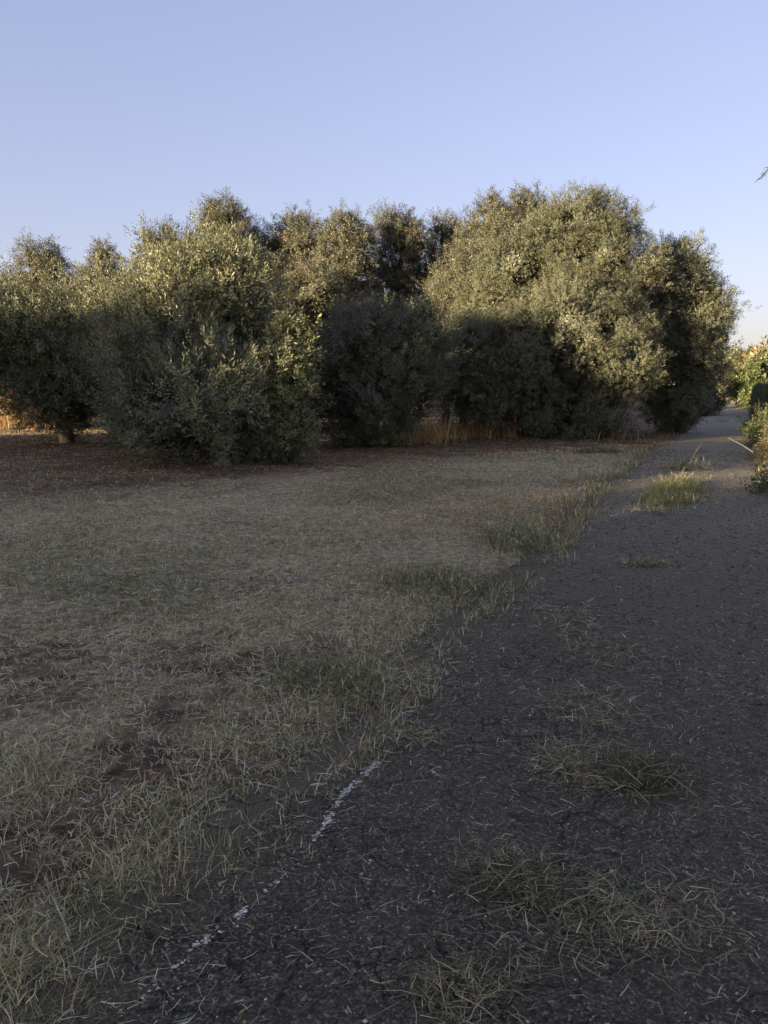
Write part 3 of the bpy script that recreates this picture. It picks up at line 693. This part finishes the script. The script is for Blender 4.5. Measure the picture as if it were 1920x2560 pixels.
tuft(104, (1580, 1965), .16, .14, 1500, .12, .75, 'dark green grass clump in mid lane with dry straw on its left side', flat=.35)
tuft(105, (1440, 1950), .12, .22, 900, .10, .08, 'pale dry straw heap lying against the dark green clump', cat='straw heap', name='straw_heap', flat=.6)
tuft(106, (1270, 2230), .13, .09, 900, .10, .6, 'half dry grass clump with runners at the lower middle of the lane', flat=.5)
tuft(107, (1480, 2330), .26, .16, 1100, .11, .25, 'flattened sparse straw patch at lower right with bare tar showing through', flat=.8)
tuft(108, (1160, 2500), .11, .08, 700, .10, .45, 'grass clump cut by the bottom edge of the picture', flat=.4)
tuft(109, (1480, 1790), .30, .30, 500, .12, .05, 'thin scatter of long straw stalks above the dark green clump', cat='straw heap', name='straw_heap', flat=.9)
tuft(122, (1500, 1640), .3, .4, 600, .11, .08, 'pale flat straw streak in mid lane beyond the long scattered stalks', cat='straw heap', name='straw_heap', flat=.9)
tuft(123, (1400, 1560), .3, .35, 450, .11, .15, 'faint straw patch in mid lane, farthest of the straw streaks', cat='straw heap', name='straw_heap', flat=.9)
tuft(110, (1030, 1855), .12, .10, 420, .07, .3, 'flat yellow green moss-like tuft beside the upper end of the white line', flat=.6)
tuft(111, (1858, 1022), .5, 3.5, 3500, .3, .7, rz=-.44, label='green strip between the wheel tracks far down the lane', flat=.2)
tuft(112, (1815, 1056), .35, .3, 400, .14, .3, 'tiny pale tuft in the shaded far part of the lane', flat=.3)
tuft(113, (660, 2130), .16, .12, 900, .17, .6, 'green grass clump with long bright blades on the verge left of the white line', z=0, flat=.25)
tuft(114, (300, 2270), .22, .16, 1300, .18, .75, 'dark green grass clump on the verge at lower left', z=0, flat=.2)
tuft(115, (330, 2180), .16, .10, 420, .22, .05, 'pale upright dry stalks behind the dark green verge clump', z=0, flat=.05, name='dry_grass_tuft')
tuft(116, (60, 2420), .16, .12, 700, .22, .12, 'tan dry grass clump at the lower left corner', z=0, flat=.15, name='dry_grass_tuft')
tuft(117, (60, 1960), .22, .18, 700, .2, .1, 'tan dry grass clump at the left edge above the green clump', z=0, flat=.15, name='dry_grass_tuft')
tuft(118, (1280, 1350), .35, .7, 3600, .15, .75, 'green verge grass at the left edge of the lane level with the long patch', z=0, flat=.2)
tuft(119, (1085, 1465), .45, .6, 4200, .14, .75, 'green verge grass bulging onto the lane in mid picture', z=0, flat=.25)
tuft(120, (830, 1700), .35, .25, 3600, .14, .7, 'olive green verge grass nearer than the mid picture bulge', z=0, flat=.25)
tuft(121, (1500, 1135), .5, .4, 1600, .25, .8, 'green weeds at the corner where the field meets the lane', z=0, flat=.1)

# tall dry grass standing under and behind the olives
ORANGE = np.array((.66, .36, .15))  # dry grass hue with the low sun's orange put into it
def tall_grass(seed, px_list, n, h, label, spread=.4, cols=(ORANGE, STRAW * .8)):
    rng = np.random.default_rng(seed); g = np.array([ground(*p) for p in px_list])
    t = rng.random(n) * (len(g) - 1); i = np.minimum(t.astype(int), len(g) - 2); f = (t - i)[:, None]
    p = g[i] * (1 - f) + g[i + 1] * f + rng.normal(0, spread, (n, 2)) * (1, 1.4)
    cl = vnoise(p[:, 0] * 2.5, p[:, 1] * 2.5, seed); k = rng.random(n) < np.clip(cl * 2 - .35, .05, 1); p = p[k]; cl = cl[k]; n = len(p)
    L = h * np.exp(rng.normal(-.45, .4, n)) * (.35 + 1.1 * cl)
    z = field_z(p[:, 0], p[:, 1])
    e0_ = rng.normal(1.2, .3, n)
    V, F = blades(rng, np.c_[p, z - .02], L, np.full(n, .02) * rng.uniform(.5, 1.2, n), e0_, e0_ - rng.uniform(0, 1.1, n))
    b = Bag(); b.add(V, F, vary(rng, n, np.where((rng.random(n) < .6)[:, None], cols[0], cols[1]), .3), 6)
    # seed heads
    tips = V.reshape(n, 6, 3)[:, 4]; hs = rng.random(n) < .3
    V2, F2 = blades(rng, tips[hs], rng.uniform(.06, .14, hs.sum()), np.full(hs.sum(), .035), rng.normal(1.1, .3, hs.sum()), rng.normal(.7, .4, hs.sum()))
    b.add(V2, F2, vary(rng, int(hs.sum()), cols[0] * .9, .25), 6)
    o = b.build('tall_dry_grass', M_GRASS); tag(o, label, 'dry grass', kind='stuff'); return o
tall_grass(201, [(-80, 1070), (40, 1070), (130, 1068)], 3200, 1.7, 'tall orange dry grass at the left edge under the olives', .5)
tall_grass(202, [(965, 1106), (1060, 1104), (1130, 1100)], 2000, .85, 'dry grass coloured sunlit orange right of the bare dark trunk', .35)
tall_grass(203, [(1130, 1098), (1220, 1096), (1290, 1094)], 1500, .75, 'dry grass coloured sunlit orange in front of the dark low olive', .3)
tall_grass(204, [(1290, 1092), (1400, 1092), (1530, 1098)], 2200, .85, 'dry grass coloured dim brown as shade along the foot of the largest olive', .35, (np.array((.3, .19, .1)), STRAW * .6))  # same dry grass, with shade put into darker blade colours
tall_grass(205, [(600, 1080), (700, 1078), (800, 1080)], 1500, .8, 'dry grass coloured dark brown for the shade between the rounded tree and the bare trunk', .5, (np.array((.26, .16, .085)), STRAW * .5))

# ------------------------------------------------------------------ shrubs, hedge and the right side of the lane
GREENS = [np.array((.09, .1, .035)), np.array((.07, .085, .03)), np.array((.11, .11, .042)), np.array((.055, .072, .028))]
def shrub(seed, name, label, cat, px, blobs, dens, leaf, length=.2, nl=9, pal=GREENS, upb=.4, r0=.03, mat=None, xy=None, rust=0):
    xy = xy or ground(*px)
    o = make_tree(seed, name, label, cat, xy, blobs=blobs, dens=dens, length=length, leaf=leaf, nl=nl, palette=pal, rust=rust, r0=r0, fork=.25, plume=(.2, .1), mat=mat or M_GREEN, upb=upb, inner=.3)
    for ch in o.children: ch.name = 'foliage' if ch.name.startswith('crown') else 'stem'
    return o
shrub(301, 'verge_shrub', 'sunlit yellow green bush bulging over the right edge of the lane', 'bush', None,
      [(0, 0, .28, .36), (.35, .5, .4, .42), (.1, .7, .3, .3), (.7, .1, .5, .45), (.3, -.5, .3, .35), (.9, .9, .7, .55)], 260, (.05, .022), pal=[np.array((.16, .12, .055)), np.array((.12, .1, .048)), np.array((.22, .16, .08))], xy=(8.55, 17.0))
shrub(302, 'ivy_mound', 'low dark ivy covering the right verge, nearest on that side', 'ivy', None,
      [(0, 0, .06, .26), (.35, .7, .1, .28), (.1, -.7, .06, .26), (.6, .2, .15, .34), (.75, 1.1, .18, .32), (-.05, -1.4, .05, .25), (.45, -1.2, .12, .3)], 260, (.042, .034), pal=[np.array((.05, .075, .025)), np.array((.04, .06, .025))], xy=(5.95, 11.9))
shrub(304, 'verge_growth', 'dark low tangle of weeds along the right side of the lane below the clipped hedge', 'weeds', None,
      [(i_ * .52 + d_, i_ * 1.15, .12 + .1 * ((i_ * 7) % 3), .3 + .08 * ((i_ * 5) % 3)) for i_ in range(10) for d_ in (0, .5)], 90, (.08, .03), pal=[np.array((.05, .062, .026)), np.array((.07, .07, .03))], xy=(10.15, 21.3))
shrub(303, 'leafy_shrub', 'tall leafy green shrub at the right edge in front of the clipped hedge', 'shrub', None,
      [(0, 0, .6, .7), (.2, .5, 1.3, .75), (.1, -.3, 2.0, .65), (.5, .2, 2.7, .6), (.9, .8, 1.8, .9), (-.15, .3, 2.4, .35), (.9, 0, .9, .8)], 110, (.10, .06), xy=(12.3, 23.0))
for k_, (x_, y_, h_) in enumerate([(8.75, 18.4, .9), (9.0, 19.0, 1.2), (8.65, 18.0, .7)]):
    rr_ = np.random.default_rng(400 + k_); z_ = float(field_z(np.array([x_]), np.array([y_]))[0])
    root = empty('tall_weed', (x_, y_, z_))
    tag(root, ['upright grey green weed stalk at the near end of the sunlit bush', 'tallest weed spike standing behind the sunlit bush', 'short weed spike between the other two behind the sunlit bush'][k_], 'weed', 'weed spikes on the right verge')
    V, F = tube([(0, 0, -.05), (.02, 0, h_ * .5), (.05, .02, h_)], [.012, .009, .005], 6); mesh_np('stalk', V, F, M_GREEN, np.tile((.12, .13, .06), (len(V), 1)), root, True)
    n_ = 60; t_ = rr_.uniform(.15, 1, n_); az_ = rr_.uniform(0, 6.28, n_)
    V, F = blades(rr_, np.c_[.05 * t_, .02 * t_, h_ * t_], .16 * (1.15 - t_) + .05, np.full(n_, .04), rr_.uniform(.2, .9, n_), rr_.uniform(-.2, .5, n_), az_)
    mesh_np('leaves', V, F, M_GREEN, np.repeat(vary(rr_, n_, (.15, .16, .08), .2), 6, 0), root)
# clipped hedge: a leafy box along the lane
def hedge(seed, p0, p1, wd, h, label):
    rng = np.random.default_rng(seed); p0, p1 = np.array(p0), np.array(p1); Ln = np.linalg.norm(p1 - p0); t = (p1 - p0) / Ln; nn = np.array((t[1], -t[0]))
    root = empty('clipped_hedge', (p0[0], p0[1], 0)); tag(root, label, 'hedge')
    tm = np.stack([sprig(rng, 6, .14, .07, .045, .5) for _ in range(8)])
    N_ = int((Ln * h * 2 + Ln * wd + wd * h * 2) * 70)
    u, v, q = rng.random(N_) * Ln, rng.random(N_) * wd, rng.random(N_) * h
    face = rng.choice(5, N_, p=np.array([Ln * h, Ln * h, Ln * wd, wd * h, wd * h]) / (Ln * h * 2 + Ln * wd + wd * h * 2)); jj = rng.normal(0, .04, N_)
    v = np.where(face == 0, jj, np.where(face == 1, wd + jj, v)); q = np.where(face == 2, h + jj, q); u = np.where(face == 3, jj, np.where(face == 4, Ln + jj, u))
    D = np.zeros((N_, 3)); D[:, :2] = np.where((face == 0)[:, None], -nn, np.where((face == 1)[:, None], nn, np.where((face == 3)[:, None], -t, np.where((face == 4)[:, None], t, 0 * nn)))); D[:, 2] = (face == 2) * 1. + .3
    D += rng.normal(0, .4, (N_, 3))
    P = np.c_[t[0] * u + nn[0] * v, t[1] * u + nn[1] * v, q]
    V = np.einsum('nij,nlvj->nlvi', frame_from(D, rng.uniform(0, 6.28, N_)), tm[rng.integers(0, 8, N_)]) + P[:, None, None, :]
    C = np.repeat(vary(rng, N_ * 6, (.045, .062, .022), .25), 4, 0)
    mesh_np('foliage', V.reshape(-1, 3), np.arange(N_ * 24).reshape(-1, 4), M_GREEN, C, root)
    bv, bf, nv = [], [], 0
    for a in np.arange(.4, Ln, .6):
        V, F = tube([(t[0] * a + nn[0] * wd / 2, t[1] * a + nn[1] * wd / 2, -.1), (t[0] * a + nn[0] * wd * .45, t[1] * a + nn[1] * wd * .45, h * .8)], [.04, .015], 6); bv.append(V); bf.append(F + nv); nv += len(V)
    mesh_np('stems', np.concatenate(bv), np.concatenate(bf), M_BARK, None, root)
h0 = ground(1884, 1048); hd = np.array((math.sin(.44), math.cos(.44)))
hedge(501, h0, (h0[0] + hd[0] * 14, h0[1] + hd[1] * 14), 1.1, 1.62, 'clipped box hedge on the right of the lane, its end face in shade')
# far side: trees, bushes and a post in full sun
FARP = [np.array((.12, .108, .05)), np.array((.1, .102, .046)), np.array((.14, .115, .055))]
def far_tree(seed, px, Y, hpx, wpx, label, pal=FARP, name='far_tree', cat='tree', dens=9, leaf=(.5, .22), rust=.0, low=.12):
    X = at(px, 970, Y)[0]; H = CAM_H + (970 - hpx) / F_PX * Y; Wd = wpx / F_PX * Y / 2
    r_ = np.random.default_rng(seed); bl = []
    for i in range(14):
        t = (i + r_.random()) / 14; zc = H * (low + .75 * t); h = Wd * math.sin(math.pi * min(.92, .3 + .62 * t)); br = Wd * r_.uniform(.3, .5)
        bl.append((h * .65 * math.cos(i * 2.4), h * .65 * math.sin(i * 2.4), max(br * .6, min(zc, H - br)), br))
    return make_tree(seed, name, label, cat, (X, Y), blobs=bl, dens=dens, length=leaf[0] * 2, leaf=leaf, nl=7, palette=pal, rust=rust, r0=Wd * .08, fork=H * .25, mat=M_GREEN, upb=.4)
far_tree(601, 1812, 130, 872, 60, 'dull olive coloured tree farthest down the lane')
far_tree(602, 1860, 105, 866, 70, 'golden green broad tree behind the round bush')
far_tree(603, 1915, 90, 868, 70, 'tree with reddish top at the right edge', pal=[np.array((.2, .12, .055)), np.array((.16, .14, .05))])
far_tree(604, 1890, 75, 905, 60, 'green tree in front of the reddish topped one', leaf=(.4, .18), dens=12)
far_tree(605, 1855, 62, 928, 48, 'round bright green bush with a dark foot beside the far lane', name='round_bush', cat='bush', leaf=(.22, .12), dens=30, pal=GREENS, low=.3)
far_tree(606, 1822, 80, 930, 40, 'grey green bush left of the round bright one', name='grey_bush', cat='bush', leaf=(.25, .1), dens=25, low=.3)
far_tree(607, 1905, 60, 900, 50, 'green bush rising behind the clipped hedge', name='green_bush', cat='bush', leaf=(.22, .12), dens=25, pal=GREENS, low=.3)
far_tree(608, 1838, 170, 862, 9, 'tiny dark cypress on the skyline', name='cypress', pal=[np.array((.03, .045, .025))], dens=8, leaf=(.4, .15))
for i_, (px_, Y_, hp_, wp_) in enumerate([(1960, 70, 890, 70), (2010, 90, 870, 90), (2060, 80, 880, 90)]):
    far_tree(620 + i_, px_, Y_, hp_, wp_, ['green tree just beyond the right edge of the picture', 'second tree beyond the right edge', 'third tree beyond the right edge'][i_])
tall_grass(206, [(1795, 1003), (1812, 1000), (1835, 1000)], 900, 1.7, 'tall orange grass and scrub where the lane bends away', .9)
X_, Y_ = ground(1893, 1010)
root = empty('wooden_post', (X_, Y_, 0)); tag(root, 'weathered wooden post standing above the clipped hedge', 'post')
V, F = tube([(0, 0, -.2), (.01, 0, 1.2), (0, .01, 2.6), (0, .01, 2.62)], [.1, .095, .085, .01], 10); mesh_np('shaft', V, F, M_WOOD, np.tile((.24, .16, .10), (len(V), 1)), root, True)
V, F = tube([(0, 0, 2.3), (0, 0, 2.36)], [.105, .105], 10); mesh_np('wire_band', V, F, M_STONE, np.tile((.2, .2, .2), (len(V), 1)), root, True)
# small dead twig sticking out over the lane
g_ = at(1880, 1165, 17.0)
V, F = tube([(g_[0], g_[1], .25), (g_[0] - .3, g_[1] - .05, .42), (g_[0] - .55, g_[1], .55)], [.012, .01, .006], 6)
tag(mesh_np('dead_twig', V, F, M_WOOD, np.tile((.4, .36, .3), (len(V), 1))), 'pale bare twig poking out of the sunlit bush over the lane', 'twig')
# slender tree outside the right edge: only a twig tip shows
t_ = shrub(701, 'slender_tree', 'slender tree beyond the right edge, only one feathery twig tip in view', 'tree', None,
      [(0, 0, 3.6, .55), (.5, .3, 4.1, .6), (.6, -.4, 3.4, .5), (-.05, .1, 4.3, .35)], 60, (.07, .02), xy=(5.05, 8.6), r0=.07)
tb = at(1925, 405, 8.3); te = at(1897, 437, 8.2)
rr_ = np.random.default_rng(7); bpt = np.array((tb, np.array(te))); 
V, F = tube([(4.75 - 5.05, -.2, 3.55), (tb[0] - 5.05, tb[1] - 8.6, tb[2]), (te[0] - 5.05, te[1] - 8.6, te[2])], [.012, .007, .003], 6)
tw = mesh_np('twig', V, F, M_BARK, None, t_, True)
n_ = 26; f_ = rr_.random(n_)[:, None]; P_ = (1 - f_) * np.array(tb) + f_ * np.array(te) - (5.05, 8.6, 0)
V, F = blades(rr_, P_, rr_.uniform(.03, .07, n_), np.full(n_, .01), rr_.uniform(-.9, .4, n_), rr_.uniform(-1.0, .2, n_))
mesh_np('twig_leaves', V, F, M_GREEN, np.repeat(vary(rr_, n_, (.08, .09, .04), .2), 6, 0), t_)
# small scrub at the feet of the olives
shrub(311, 'scrub_bush', 'small dark bush right of the foot of the big rounded olive', 'bush', (640, 1165), [(0, 0, .25, .32), (.4, .1, .2, .28), (-.35, 0, .2, .28), (.75, .2, .3, .35)], 140, (.05, .02), pal=OLIVE_L)
shrub(312, 'scrub_bush', 'dry twiggy bush catching the sun at the left foot of the big rounded olive', 'bush', (320, 1122), [(0, 0, .3, .38), (.5, .1, .35, .4), (-.4, .1, .2, .3)], 90, (.06, .025), pal=[np.array((.2, .13, .07)), np.array((.12, .12, .05))])
shrub(313, 'scrub_bush', 'low leafy suckers at the foot of the bare dark trunk', 'bush', (870, 1122), [(0, 0, .15, .25), (.7, -.1, .15, .28), (1.2, 0, .12, .22)], 120, (.06, .03))
